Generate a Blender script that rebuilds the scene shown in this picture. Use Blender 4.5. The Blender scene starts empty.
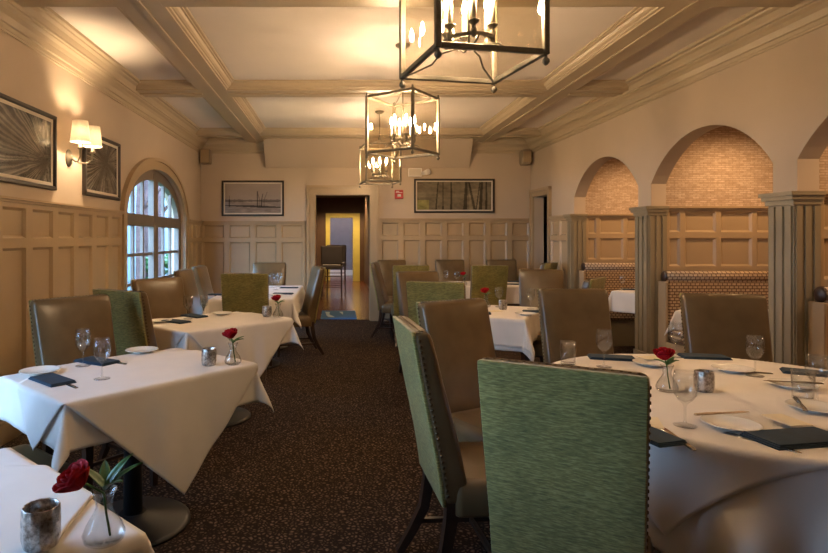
import bpy, math, random
from mathutils import Vector, Matrix
random.seed(7)
PI = math.pi
S = bpy.context.scene
COL = S.collection

# ------------------------------------------------------------------ helpers
class MB:
    def __init__(self):
        self.v = []; self.f = []; self.s = []
    def add(self, verts, faces, smooth=False):
        o = len(self.v)
        self.v.extend([tuple(p) for p in verts])
        for f in faces:
            self.f.append([i + o for i in f]); self.s.append(smooth)
    def box(self, x0, x1, y0, y1, z0, z1):
        v = [(x0,y0,z0),(x1,y0,z0),(x1,y1,z0),(x0,y1,z0),(x0,y0,z1),(x1,y0,z1),(x1,y1,z1),(x0,y1,z1)]
        self.add(v, [(0,3,2,1),(4,5,6,7),(0,1,5,4),(1,2,6,5),(2,3,7,6),(3,0,4,7)])
    def bbox(self, x0, x1, y0, y1, z0, z1, b=.004):
        # box with chamfered edges
        r = []
        for z, k in ((z0, b), (z0 + b, 0), (z1 - b, 0), (z1, b)):
            X0, X1, Y0, Y1 = x0 + k, x1 - k, y0 + k, y1 - k
            r.append([(X0+b,Y0,z),(X1-b,Y0,z),(X1,Y0+b,z),(X1,Y1-b,z),(X1-b,Y1,z),(X0+b,Y1,z),(X0,Y1-b,z),(X0,Y0+b,z)])
        self.loft(r, smooth=False)
    def loft(self, rings, cap0=True, cap1=True, smooth=True, closed=True):
        n = len(rings[0]); v = [p for r in rings for p in r]; f = []
        for i in range(len(rings) - 1):
            for j in range(n if closed else n - 1):
                k = (j + 1) % n
                f.append((i*n+j, i*n+k, (i+1)*n+k, (i+1)*n+j))
        o = len(self.v)
        self.add(v, f, smooth)
        if cap0: self.f.append([o + i for i in range(n)][::-1]); self.s.append(False)
        if cap1: self.f.append([o + (len(rings)-1)*n + i for i in range(n)]); self.s.append(False)
    def lathe(self, prof, cx=0, cy=0, cz=0, n=24, cap=True):
        rings = [[(cx + r*math.cos(2*PI*i/n), cy + r*math.sin(2*PI*i/n), cz + z) for i in range(n)] for r, z in prof]
        self.loft(rings, cap, cap, True)
    def tube(self, pts, rad, n=8, cap=True):
        pts = [Vector(p) for p in pts]
        if not isinstance(rad, (list, tuple)): rad = [rad]*len(pts)
        rings = []; prev = None
        for i, p in enumerate(pts):
            t = (pts[min(i+1, len(pts)-1)] - pts[max(i-1, 0)]).normalized()
            if prev is None:
                a = Vector((0,0,1)) if abs(t.z) < .9 else Vector((1,0,0))
                u = t.cross(a).normalized()
            else:
                u = (prev - t*prev.dot(t)).normalized()
            prev = u; w = t.cross(u)
            rings.append([tuple(p + (u*math.cos(2*PI*k/n + PI/n) + w*math.sin(2*PI*k/n + PI/n))*rad[i]) for k in range(n)])
        self.loft(rings, cap, cap, n > 4)
    def ball(self, c, r, n=10, m=6, sc=(1,1,1)):
        prof = [(max(r*math.sin(PI*i/m), 1e-4), -r*math.cos(PI*i/m)) for i in range(m + 1)]
        rings = [[(c[0] + q*math.cos(2*PI*i/n)*sc[0], c[1] + q*math.sin(2*PI*i/n)*sc[1], c[2] + z*sc[2]) for i in range(n)] for q, z in prof]
        self.loft(rings, True, True, True)
    def grid(self, fn, nu, nv, smooth=True):
        v = [fn(i/nu, j/nv) for j in range(nv + 1) for i in range(nu + 1)]
        f = [(j*(nu+1)+i, j*(nu+1)+i+1, (j+1)*(nu+1)+i+1, (j+1)*(nu+1)+i) for j in range(nv) for i in range(nu)]
        self.add(v, f, smooth)
    def xf(self, M):
        self.v = [tuple(M @ Vector(p)) for p in self.v]; return self
    def build(self, name, mat, parent=None, loc=None):
        me = bpy.data.meshes.new(name)
        me.from_pydata(self.v, [], self.f); me.update()
        me.polygons.foreach_set('use_smooth', self.s)
        me.materials.append(mat)
        o = bpy.data.objects.new(name, me); COL.objects.link(o)
        if parent: o.parent = parent
        if loc: o.location = loc
        return o

def empty(name, loc, rz=0):
    o = bpy.data.objects.new(name, None); COL.objects.link(o)
    o.location = loc; o.rotation_euler = (0,0,rz); o.empty_display_size = .1
    return o
def tag(o, label, cat, group=None, kind=None):
    if label: o['label'] = label
    if cat: o['category'] = cat
    if group: o['group'] = group
    if kind: o['kind'] = kind
    return o
def struct(o):
    o['kind'] = 'structure'; return o
def copy_tree(o, parent=None):
    c = o.copy(); COL.objects.link(c)
    if parent: c.parent = parent
    for ch in list(o.children): copy_tree(ch, c)
    return c

# camera geometry of the place: eye at (0,0,1.38) looking along +Y
F, VX, VY, EYE = 580.0, 337.0, 238.0, 1.38
def at(px, py, Z):
    y = F*(EYE - Z)/(py - VY)
    return ((px - VX)*y/F, y)

# ------------------------------------------------------------------ materials
def newmat(name):
    m = bpy.data.materials.new(name); m.use_nodes = True
    nt = m.node_tree; b = nt.nodes['Principled BSDF']
    return m, nt, b
def coords(nt, scale=(1,1,1), rot=(0,0,0), kind='Object'):
    t = nt.nodes.new('ShaderNodeTexCoord'); mp = nt.nodes.new('ShaderNodeMapping')
    mp.inputs['Scale'].default_value = scale; mp.inputs['Rotation'].default_value = rot
    nt.links.new(t.outputs[kind], mp.inputs[0]); return mp.outputs[0]
def ramp(nt, fac, stops, interp='LINEAR'):
    r = nt.nodes.new('ShaderNodeValToRGB'); r.color_ramp.interpolation = interp
    e = r.color_ramp.elements
    while len(e) < len(stops): e.new(.5)
    for i, (p, c) in enumerate(stops): e[i].position = p; e[i].color = (*c, 1)
    nt.links.new(fac, r.inputs[0]); return r.outputs[0]
def noise(nt, vec, scale, detail=3, rough=.5):
    n = nt.nodes.new('ShaderNodeTexNoise'); n.inputs['Scale'].default_value = scale
    n.inputs['Detail'].default_value = detail; n.inputs['Roughness'].default_value = rough
    nt.links.new(vec, n.inputs['Vector']); return n.outputs['Fac']
def bump(nt, b, h, strength=.2, dist=.01):
    n = nt.nodes.new('ShaderNodeBump'); n.inputs['Strength'].default_value = strength; n.inputs['Distance'].default_value = dist
    nt.links.new(h, n.inputs['Height']); nt.links.new(n.outputs[0], b.inputs['Normal'])
def shade(c, k): return tuple(min(1, x*k) for x in c)
def m_plain(name, c, rough=.5, metal=0, var=.12, scale=6, bmp=0, spec=.5):
    m, nt, b = newmat(name)
    v = coords(nt); n = noise(nt, v, scale, 4)
    nt.links.new(ramp(nt, n, [(.3, shade(c, 1-var)), (.7, shade(c, 1+var))]), b.inputs['Base Color'])
    b.inputs['Roughness'].default_value = rough; b.inputs['Metallic'].default_value = metal
    b.inputs['Specular IOR Level'].default_value = spec
    if bmp: bump(nt, b, noise(nt, v, scale*12, 3), bmp, .004)
    return m
def m_emit(name, c, k):
    m, nt, b = newmat(name)
    b.inputs['Base Color'].default_value = (*c, 1); b.inputs['Emission Color'].default_value = (*c, 1)
    b.inputs['Emission Strength'].default_value = k; return m
def m_glass(name, tint=(1,1,1), amount=1.0, base=.03, edge=None):
    m = bpy.data.materials.new(name); m.use_nodes = True; nt = m.node_tree
    nt.nodes.clear()
    out = nt.nodes.new('ShaderNodeOutputMaterial'); mx = nt.nodes.new('ShaderNodeMixShader')
    tr = nt.nodes.new('ShaderNodeBsdfTransparent'); gl = nt.nodes.new('ShaderNodeBsdfGlossy')
    tr.inputs[0].default_value = (*tint, 1); gl.inputs['Roughness'].default_value = .02
    lw = nt.nodes.new('ShaderNodeLayerWeight'); lw.inputs['Blend'].default_value = .25
    mm = nt.nodes.new('ShaderNodeMath'); mm.operation = 'MULTIPLY_ADD'
    mm.inputs[1].default_value = amount; mm.inputs[2].default_value = base
    nt.links.new(lw.outputs['Fresnel' if False else 'Facing'], mm.inputs[0]); 
    pw = nt.nodes.new('ShaderNodeMath'); pw.operation = 'POWER'; pw.inputs[1].default_value = 2.6
    nt.links.new(lw.outputs['Facing'], pw.inputs[0]); nt.links.new(pw.outputs[0], mm.inputs[0])
    if edge:
        p2 = nt.nodes.new('ShaderNodeMath'); p2.operation = 'POWER'; p2.inputs[1].default_value = 3
        nt.links.new(lw.outputs['Facing'], p2.inputs[0])
        nt.links.new(ramp(nt, p2.outputs[0], [(0,tint),(1,edge)]), tr.inputs[0])
    nt.links.new(mm.outputs[0], mx.inputs[0]); nt.links.new(tr.outputs[0], mx.inputs[1]); nt.links.new(gl.outputs[0], mx.inputs[2])
    nt.links.new(mx.outputs[0], out.inputs[0]); return m

M = {}
M['wall'] = m_plain('wall_paint', (.51,.405,.305), .75, var=.03, scale=2, bmp=.05)
M['ceil'] = m_plain('ceiling_paint', (.74,.66,.59), .8, var=.03, scale=2)
M['trimc'] = m_plain('ceiling_trim_paint', (.46,.365,.25), .42, var=.03, scale=3)
M['wains'] = m_plain('wainscot_paint', (.40,.285,.165), .38, var=.04, scale=3)
M['pil'] = m_plain('pilaster_paint', (.27,.215,.135), .38, var=.05, scale=3)
M['base'] = m_plain('baseboard_paint', (.40,.31,.2), .4, var=.04)
M['cloth'] = m_plain('white_tablecloth', (.74,.69,.64), .85, var=.03, scale=9, bmp=.08)
M['wood'] = m_plain('dark_chair_wood', (.035,.017,.010), .38, var=.3, scale=14)
M['iron'] = m_plain('black_pedestal_iron', (.012,.010,.010), .5, var=.2)
M['bronze'] = m_plain('aged_bronze', (.17,.145,.105), .38, metal=.35, var=.2, scale=20)
M['brass'] = m_plain('nailhead_brass', (.10,.065,.035), .35, metal=.8, var=.2, scale=30)
M['silver'] = m_plain('silverware', (.62,.60,.57), .2, metal=1, var=.05)
M['china'] = m_plain('white_china', (.82,.80,.74), .18, var=.02)
M['navy'] = m_plain('dark_navy_napkin', (.006,.026,.052), .8, var=.2, scale=30, bmp=.1)
M['paper'] = m_plain('cream_card', (.80,.70,.50), .8, var=.03)
M['rose'] = m_plain('red_rose', (.33,.004,.010), .8, var=.3, scale=30, spec=.15)
M['leaf'] = m_plain('green_leaf', (.045,.13,.03), .45, var=.3, scale=25)
M['wfr'] = m_plain('window_frame_paint', (.15,.115,.09), .45, var=.08)
M['frame'] = m_plain('black_picture_frame', (.022,.015,.011), .35, var=.2)
M['mat'] = m_plain('cream_picture_mat', (.62,.54,.45), .8, var=.02)
M['spk'] = m_plain('tan_speaker_housing', (.30,.23,.16), .5, var=.06)
M['redp'] = m_plain('red_alarm_plastic', (.42,.03,.03), .4, var=.06)
M['whp'] = m_plain('white_plastic', (.82,.75,.70), .4, var=.03)
M['candle'] = m_plain('ivory_candle_sleeve', (.80,.70,.55), .5, var=.03)
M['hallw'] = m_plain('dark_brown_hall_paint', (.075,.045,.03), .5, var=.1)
M['yel'] = m_plain('yellow_door_paint', (.50,.47,.13), .45, var=.06)
M['lav'] = m_plain('grey_lavender_wall', (.20,.165,.17), .8, var=.05)
M['sky_screen'] = m_plain('blue_grey_sky_screen', (.16,.22,.26), .85, var=.15, scale=.8)  # for the added wall that blocks the sky outside
M['bark'] = m_plain('reddish_bark', (.10,.055,.05), .9, var=.4, scale=10, bmp=.4)
M['lawn'] = m_plain('garden_grass', (.06,.10,.04), .95, var=.3, scale=5)
M['black'] = m_plain('black_wood_cabinet', (.014,.016,.018), .5, var=.2)
M['greyup'] = m_plain('grey_chair_upholstery', (.06,.055,.06), .6, var=.1)
M['glass'] = m_glass('clear_glassware', (.96,.965,.965), 1.0, .065, (.5,.48,.46))
M['pane'] = m_glass('lantern_glass', (.97,.95,.9), .5, .04)
M['wpane'] = m_glass('window_glass', (.93,.97,1), .4, .03)
M['bulb'] = m_emit('candle_bulb_glow', (1,.71,.44), 480)
M['down'] = m_emit('downlight_glow', (1,.75,.45), 12)
M['lens'] = m_plain('strobe_lens', (.7,.65,.6), .2)

def m_leather():
    m, nt, b = newmat('taupe_leather')
    v = coords(nt); n = noise(nt, v, 7, 4)
    nt.links.new(ramp(nt, n, [(.3, (.108,.068,.030)), (.7, (.150,.098,.046))]), b.inputs['Base Color'])
    b.inputs['Roughness'].default_value = .30
    vo = nt.nodes.new('ShaderNodeTexVoronoi'); vo.inputs['Scale'].default_value = 260; nt.links.new(v, vo.inputs['Vector'])
    bump(nt, b, vo.outputs['Distance'], .06, .001); return m
M['leather'] = m_leather()
def m_chenille():
    m, nt, b = newmat('green_chenille')
    v = coords(nt, (36, 36, 230)); n = noise(nt, v, 1, 3, .6)
    v2 = coords(nt, (1,1,1)); n2 = noise(nt, v2, 5, 3)
    c1 = ramp(nt, n, [(.3, (.13,.112,.030)), (.52, (.265,.225,.062)), (.75, (.44,.38,.14))])
    c2 = ramp(nt, n2, [(.3, (.75,.78,.72)), (.7, (1.1,1.05,.95))])
    mx = nt.nodes.new('ShaderNodeMix'); mx.data_type = 'RGBA'; mx.blend_type = 'MULTIPLY'; mx.inputs[0].default_value = 1
    nt.links.new(c1, mx.inputs[6]); nt.links.new(c2, mx.inputs[7]); nt.links.new(mx.outputs[2], b.inputs['Base Color'])
    b.inputs['Roughness'].default_value = .85; b.inputs['Sheen Weight'].default_value = .25
    bump(nt, b, n, .5, .004); return m
M['green'] = m_chenille()
def m_carpet():
    m, nt, b = newmat('brown_spotted_carpet')
    v = coords(nt)
    nz = nt.nodes.new('ShaderNodeTexNoise'); nz.inputs['Scale'].default_value = 14; nt.links.new(v, nz.inputs['Vector'])
    mxv = nt.nodes.new('ShaderNodeMix'); mxv.data_type = 'RGBA'; mxv.inputs[0].default_value = .035
    nt.links.new(v, mxv.inputs[6]); nt.links.new(nz.outputs['Color'], mxv.inputs[7])
    vo = nt.nodes.new('ShaderNodeTexVoronoi'); vo.feature = 'DISTANCE_TO_EDGE'; vo.inputs['Scale'].default_value = 50
    nt.links.new(mxv.outputs[2], vo.inputs['Vector'])
    c = ramp(nt, vo.outputs['Distance'], [(.12, (.022,.014,.010)), (.26, (.105,.066,.042)), (.46, (.20,.132,.085))])
    nt.links.new(c, b.inputs['Base Color']); b.inputs['Roughness'].default_value = .95
    b.inputs['Specular IOR Level'].default_value = .1
    bump(nt, b, vo.outputs['Distance'], .5, .006); return m
M['carpet'] = m_carpet()
def m_brick(name, sx, c1, c2, mort, bw, rh, ms, bm, rot=(PI/2,0,0), rough=.8, off=.5):
    m, nt, b = newmat(name)
    v = coords(nt, (1,1,1), rot)
    br = nt.nodes.new('ShaderNodeTexBrick'); nt.links.new(v, br.inputs['Vector'])
    br.inputs['Scale'].default_value = sx; br.inputs['Color1'].default_value = (*c1,1); br.inputs['Color2'].default_value = (*c2,1)
    br.inputs['Mortar'].default_value = (*mort,1); br.inputs['Mortar Size'].default_value = ms
    br.inputs['Brick Width'].default_value = bw; br.inputs['Row Height'].default_value = rh
    br.offset = off
    n = noise(nt, v, 30, 3)
    mx = nt.nodes.new('ShaderNodeMix'); mx.data_type = 'RGBA'; mx.blend_type = 'MULTIPLY'; mx.inputs[0].default_value = 1
    nt.links.new(br.outputs['Color'], mx.inputs[6]); nt.links.new(ramp(nt, n, [(.25,(.72,.68,.64)),(.75,(1,1,1))]), mx.inputs[7])
    nt.links.new(mx.outputs[2], b.inputs['Base Color']); b.inputs['Roughness'].default_value = rough
    iv = nt.nodes.new('ShaderNodeMath'); iv.operation = 'SUBTRACT'; iv.inputs[0].default_value = 1
    nt.links.new(br.outputs['Fac'], iv.inputs[1]); bump(nt, b, iv.outputs[0], bm, .01); return m
M['brick'] = m_brick('thin_stacked_brick', 1, (.50,.36,.25), (.68,.53,.40), (.40,.28,.19), .075, .019, .0025, .5)
M['weave'] = m_brick('basketweave_bench_fabric', 1, (.60,.44,.28), (.54,.39,.24), (.15,.08,.04), .046, .030, .0050, .3, rough=.7)
M['planks'] = m_brick('hall_floorboards', 1, (.17,.062,.028), (.12,.042,.018), (.03,.012,.006), 1.2, .09, .003, .1, rot=(0,0,PI/2), rough=.22)

def m_vcol(name, rough=.12):
    m, nt, b = newmat(name)
    a = nt.nodes.new('ShaderNodeVertexColor'); a.layer_name = 'print'
    nt.links.new(a.outputs['Color'], b.inputs['Base Color']); b.inputs['Roughness'].default_value = rough
    return m
M['print'] = m_vcol('glazed_photo_print', .16)
M['rug'] = m_vcol('blue_rug_pile', .8)
def m_mercury():
    m, nt, b = newmat('mercury_glass'); v = coords(nt)
    n = noise(nt, v, 60, 4, .7)
    nt.links.new(ramp(nt, n, [(.35,(.16,.13,.11)),(.62,(.62,.58,.54))]), b.inputs['Base Color'])
    b.inputs['Metallic'].default_value = .8; b.inputs['Roughness'].default_value = .28; bump(nt, b, n, .4, .002); return m
M['merc'] = m_mercury()
def m_shade():
    m = bpy.data.materials.new('sconce_shade_fabric'); m.use_nodes = True; nt = m.node_tree; nt.nodes.clear()
    out = nt.nodes.new('ShaderNodeOutputMaterial'); mx = nt.nodes.new('ShaderNodeMixShader'); mx.inputs[0].default_value = .55
    d = nt.nodes.new('ShaderNodeBsdfDiffuse'); t = nt.nodes.new('ShaderNodeBsdfTranslucent')
    n = noise(nt, coords(nt), 80, 2); c = ramp(nt, n, [(.3,(.86,.80,.70)),(.7,(.93,.87,.78))])
    nt.links.new(c, d.inputs[0]); nt.links.new(c, t.inputs[0])
    nt.links.new(d.outputs[0], mx.inputs[1]); nt.links.new(t.outputs[0], mx.inputs[2]); nt.links.new(mx.outputs[0], out.inputs[0]); return m
M['shade'] = m_shade()

# ------------------------------------------------------------------ room shell
XL, XR, YB, YN = -2.27, 3.23, 9.67, -3.0      # left, right, back, near walls
ZC = 3.04                                      # ceiling
CAP = 1.705

def arch_pts(s0, s1, zs, za, kind, n=28):
    mid, w, out = (s0+s1)/2, (s1-s0)/2, []
    for i in range(n + 1):
        if kind == 'ell':
            a = PI - PI*i/n; s = mid + w*math.cos(a); z = zs + (za-zs)*math.sin(a)
        else:
            h = za - zs; R = (w*w + h*h)/(2*h); s = s0 + (s1-s0)*i/n
            z = za - R + math.sqrt(max(R*R - (s-mid)**2, 0))
        out.append((s, z))
    return out
def holed_wall(mb, T, s0, s1, z0, z1, t, holes):
    def q(a, b, c, d): mb.add([T(*p) for p in (a,b,c,d)], [(0,1,2,3)])
    def both(sa, za, sb, zb, sc, zc, sd, zd):
        q((sa,0,za),(sb,0,zb),(sc,0,zc),(sd,0,zd)); q((sd,t,zd),(sc,t,zc),(sb,t,zb),(sa,t,za))
    cur = s0
    for (a, b, zb, zs, za, kind) in sorted(holes):
        both(cur,z0,a,z0,a,z1,cur,z1)
        if zb > z0:
            both(a,z0,b,z0,b,zb,a,zb); q((a,0,zb),(b,0,zb),(b,t,zb),(a,t,zb))
        pts = arch_pts(a,b,zs,za,kind) if za > zs else [(a,zs),(b,zs)]
        q((a,0,zb),(a,t,zb),(a,t,pts[0][1]),(a,0,pts[0][1])); q((b,0,zb),(b,0,pts[-1][1]),(b,t,pts[-1][1]),(b,t,zb))
        for (p, r), (p2, r2) in zip(pts, pts[1:]):
            both(p,r,p2,r2,p2,z1,p,z1); q((p,0,r),(p,t,r),(p2,t,r2),(p2,0,r2))
        cur = b
    both(cur,z0,s1,z0,s1,z1,cur,z1)
    q((s0,0,z0),(s0,t,z0),(s0,t,z1),(s0,0,z1)); q((s1,0,z0),(s1,0,z1),(s1,t,z1),(s1,t,z0)); q((s0,0,z1),(s1,0,z1),(s1,t,z1),(s0,t,z1))

ARCHW = [(7.9,6.22),(5.966,4.297),(4.07,2.40),(2.17,.5)]
WIN = [(6.2,8.6),(0.35,2.57)]
SILL, WSPR, WAPX = .52, 1.62, 2.24
# left wall
mb = MB()
holed_wall(mb, lambda s,n,z: (XL-n, s, z), YN, YB, 0, ZC, .22, [(a,b,SILL,WSPR,WAPX,'ell') for a,b in WIN])
struct(mb.build('wall_left', M['wall']))
# right wall with the alcove arches and the side door
mb = MB()
holed_wall(mb, lambda s,n,z: (XR+n, s, z), YN, YB, 0, ZC, .155,
           [(b,a,0,1.935,2.362,'seg') for a,b in ARCHW] + [(8.84,9.5,0,2.05,2.05,'r')])
struct(mb.build('wall_right', M['wall']))
# back wall with the hall door
mb = MB()
holed_wall(mb, lambda s,n,z: (s, YB+n, z), XL, XR, 0, ZC, .15, [(-.367,.56,0,2.11,2.11,'r')])
struct(mb.build('wall_back', M['wall']))
# near wall behind the viewer
mb = MB()
holed_wall(mb, lambda s,n,z: (s, YN-n, z), XL, XR, 0, ZC, .2, [])
struct(mb.build('wall_near', M['wall']))
mb = MB(); mb.box(XL-.22, XR+.155, YN-.2, YB+.15, -.06, 0); struct(mb.build('floor', M['carpet']))
mb = MB(); mb.box(XL-.22, XR+.155, YN-.2, YB+.15, ZC, ZC+.06); struct(mb.build('ceiling', M['ceil']))

# ceiling beams, coffer mouldings, crown
BXL, BXR, BW = -1.327, 2.392, .285
BYC = [-1.35, 1.22, 3.80, 6.335, 8.98]
ZB = 2.955
mb = MB()
for bx in (BXL, BXR):
    mb.box(bx-BW/2, bx+BW/2, YN, YB, ZB, ZC)
    mb.box(bx-.018, bx+.018, YN, YB, ZB-.012, ZB)
for by in BYC:
    for x0, x1 in ((XL, BXL-BW/2), (BXL+BW/2, BXR-BW/2), (BXR+BW/2, XR)):
        mb.box(x0, x1, by-BW/2, by+BW/2, ZB+.001, ZC)
        mb.box(x0, x1, by-.018, by+.018, ZB-.010, ZB)
struct(mb.build('trim_1', M['trimc']))
def ring_prof(mb, x0, x1, y0, y1, prof):
    rings = []
    for o, z in prof:
        rings.append([(x0+o,y0+o,z),(x1-o,y0+o,z),(x1-o,y1-o,z),(x0+o,y1-o,z)])
    mb.loft(rings[::-1], False, False, False)
mb = MB()
cof = [(-.002,ZB),(.012,ZB),(.014,ZB+.012),(.03,ZB+.016),(.034,ZB+.026),(.045,ZB+.03),(.06,ZB+.042),(.07,ZB+.06),(.085,ZB+.063),(.087,ZB+.07),(.105,ZB+.072),(.107,ZC)]
xs = [XL+.02, BXL-BW/2, BXL+BW/2, BXR-BW/2, BXR+BW/2, XR-.02]
ys = [YN] + [v for by in BYC for v in (by-BW/2, by+BW/2)] + [YB]
for i in range(0, 6, 2):
    for j in range(0, len(ys), 2):
        if ys[j+1]-ys[j] > .3: ring_prof(mb, xs[i], xs[i+1], ys[j], ys[j+1], cof)
struct(mb.build('trim_2', M['trimc']))
mb = MB()
crown = [(0,2.785),(.012,2.787),(.014,2.80),(.02,2.803),(.024,2.83),(.038,2.836),(.042,2.85),(.05,2.88),(.07,2.905),(.095,2.92),(.10,2.93),(.115,2.933),(.118,2.95),(.14,2.985),(.165,3.0),(.17,3.012),(.2,3.015),(.202,ZC)]
ring_prof(mb, XL, XR, YN, YB, crown)
struct(mb.build('trim_3', M['trimc']))
# sloped header box high on the back wall
mb = MB()
xa, xb = -1.19, 2.2
v = [(xa,YB,2.55),(xb,YB,2.55),(xb,YB-.02,2.55),(xa,YB-.02,2.55),(xa,YB,ZC),(xb,YB,ZC),(xb,YB-.30,2.97),(xa,YB-.30,2.97),(xa,YB-.3,ZC),(xb,YB-.3,ZC)]
mb.add(v, [(0,3,2,1),(3,7,6,2),(7,8,9,6),(0,4,8,7,3),(1,2,6,9,5),(4,5,9,8)])
struct(mb.build('trim_4', M['wall']))

# wainscot
def panel(mb, T, s0, s1, z0, z1, nf, nb):
    m = .02
    a = [T(s0,nf,z0),T(s1,nf,z0),T(s1,nf,z1),T(s0,nf,z1)]
    b = [T(s0+m,nb,z0+m),T(s1-m,nb,z0+m),T(s1-m,nb,z1-m),T(s0+m,nb,z1-m)]
    mb.add(a+b, [(0,1,5,4),(1,2,6,5),(2,3,7,6),(3,0,4,7),(4,5,6,7)])
def tbox(mb, T, s0, s1, n0, n1, z0, z1):
    p = [T(s,n,z) for z in (z0,z1) for (s,n) in ((s0,n0),(s1,n0),(s1,n1),(s0,n1))]
    mb.add(p, [(0,3,2,1),(4,5,6,7),(0,1,5,4),(1,2,6,5),(2,3,7,6),(3,0,4,7)])
def wainscot(mb, T, s0, s1, n, rails=(.16,1.345,1.415,1.635), lo=0, st=.045, cap=True):
    """n panels between s0 and s1; T(s, out, z)"""
    nf, nb = .03, .008
    zb, z1, z2, z3 = rails
    edges = [s0 + (s1-s0)*i/n for i in range(n+1)] if isinstance(n, int) else n
    tbox(mb, T, s0, s1, 0, nf, lo, zb); tbox(mb, T, s0, s1, 0, nf, z1, z2); tbox(mb, T, s0, s1, 0, nf, z3, CAP-.035)
    for k, e in enumerate(edges):
        a = s0 if k == 0 else e - st; b = s1 if k == len(edges)-1 else e + st
        tbox(mb, T, a, b, 0, nf, zb, z1); tbox(mb, T, a, b, 0, nf, z2, z3)
    for e0, e1 in zip(edges, edges[1:]):
        panel(mb, T, e0+st, e1-st, zb, z1, nf, nb); panel(mb, T, e0+st, e1-st, z2, z3, nf, nb)
    if cap:
        tbox(mb, T, s0, s1, 0, .045, CAP-.035, CAP-.018); tbox(mb, T, s0, s1, 0, .062, CAP-.018, CAP)
TL = lambda s,n,z: (XL+n, s, z)
TR = lambda s,n,z: (XR-n, s, z)
TBk = lambda s,n,z: (s, YB-n, z)
LOW = .974                                     # the left wainscot stands a little lower
TLw = lambda s,n,z: (XL+n, s, z*LOW)
TBw = lambda s,n,z: (s, YB-n, z*LOW)
mb = MB()
wainscot(mb, TLw, 8.75, YB, 3); wainscot(mb, TLw, 2.72, 6.05, [2.72]+[4.225-.385*k for k in (3,2,1)]+[4.225,4.62,4.985,5.36,5.73,6.05])
wainscot(mb, TLw, YN, .2, 8)
struct(mb.build('trim_5', M['wains']))
mb = MB(); wainscot(mb, TBw, XL, -.53, 4); wainscot(mb, TBk, .70, XR, 7)
struct(mb.build('trim_6', M['wains']))
mb = MB(); wainscot(mb, TR, 8.05, 8.72, 2); wainscot(mb, TR, YN, .3, 8)
struct(mb.build('trim_7', M['wains']))
def skirting(name, T, runs):
    mb = MB()
    for a, b in runs:
        tbox(mb, T, a, b, .031, .045, 0, .13); tbox(mb, T, a, b, .031, .039, .13, .15)
    struct(mb.build(name, M['base']))
skirting('baseboard_left', TL, [(YN,YB)]); skirting('baseboard_back', TBk, [(XL,-.53),(.7,XR)]); skirting('baseboard_right', TR, [(8.05,8.8),(YN,.3)])

# pilasters of the arcade
mb = MB()
def pilaster(y0, y1):
    x0, x1 = XR-.028, XR+.162
    a, b = y0-.006, y1+.006
    mb.box(x0, x1, a, b, 0, CAP-.07)
    w = b-a
    for k in range(3):                       # flute fillets on the room face
        c = a + w*(k+.5)/3
        mb.box(x0-.012, x0, c-w*.11, c+w*.11, .2, CAP-.10)
    for k in range(3):                       # and on both reveals
        c = x0 + (x1-x0)*(k+.5)/3
        mb.box(c-.02, c+.02, a-.010, b+.010, .2, CAP-.10)
    mb.box(x0-.014, x1, a-.014, b+.014, 0, .19)
    mb.box(x0-.016, x1, a-.016, b+.016, CAP-.09, CAP-.055); mb.box(x0-.034, x1, a-.03, b+.03, CAP-.055, CAP-.025); mb.box(x0-.048, x1, a-.042, b+.042, CAP-.025, CAP+.002)
for y0, y1 in ((7.9,8.05),(5.966,6.22),(4.07,4.297),(2.17,2.40),(.3,.5)): pilaster(y0, y1)
struct(mb.build('trim_8', M['pil']))

# alcoves behind the arches
XA = 5.0
PART = [(7.9,8.05),(5.966,6.22),(4.07,4.297),(2.17,2.40),(.3,.5)]
for (y0, y1), nm in zip(PART, ('farthest','far','middle','near','nearest')):
    mb = MB(); mb.box(XR+.155, XA, y0+.03, y1-.03, 0, 2.6)
    struct(mb.build('wall_alcove_' + nm, M['brick']))
    mb = MB(); yy = y0 + .03
    wainscot(mb, lambda s,n,z: (s, yy-n, z), XR+.163, XA, [XR+.163, 3.555, 3.925, 4.295, 4.665, XA], rails=(1.09,1.38,1.44,1.65), st=.025)
    mb.box(XR+.163, XA, yy-.03, yy-.0005, 0, 1.0)
    struct(mb.build('trim_' + str(9 + PART.index((y0,y1))), M['wains']))
mb = MB(); mb.box(XA, XA+.1, .3, 8.05, 0, 2.7); struct(mb.build('wall_alcove_back', M['brick']))
mb = MB(); mb.box(XR+.155, XA, .3, 8.05, -.06, 0); struct(mb.build('floor_alcove', M['carpet']))
mb = MB(); mb.box(XR+.155, XA, .3, 8.05, 2.6, 2.66); struct(mb.build('ceiling_alcove', M['ceil']))

# door casings
def casing(mb, T, s0, s1, zt, w=.11):
    for a, b in ((s0-w, s0), (s1, s1+w)):
        tbox(mb, T, a, b, 0, .028, 0, zt+w); 
    tbox(mb, T, s0-w-.03, s0-w+.02, 0, .045, 0, zt+w+.02) ; tbox(mb, T, s1+w-.02, s1+w+.03, 0, .045, 0, zt+w+.02)
    tbox(mb, T, s0, s1, 0, .028, zt, zt+w)
    tbox(mb, T, s0-w-.03, s1+w+.03, 0, .048, zt+w-.01, zt+w+.035)
mb = MB(); casing(mb, TBk, -.367, .56, 2.11)
mb.box(-.367,-.352,YB,YB+.15,0,2.11); mb.box(.545,.56,YB,YB+.15,0,2.11); mb.box(-.352,.545,YB,YB+.15,2.095,2.11)
struct(mb.build('door_1', M['wains']))
mb = MB(); casing(mb, TR, 8.84, 9.5, 2.05, .08); struct(mb.build('door_2', M['wains']))

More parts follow.
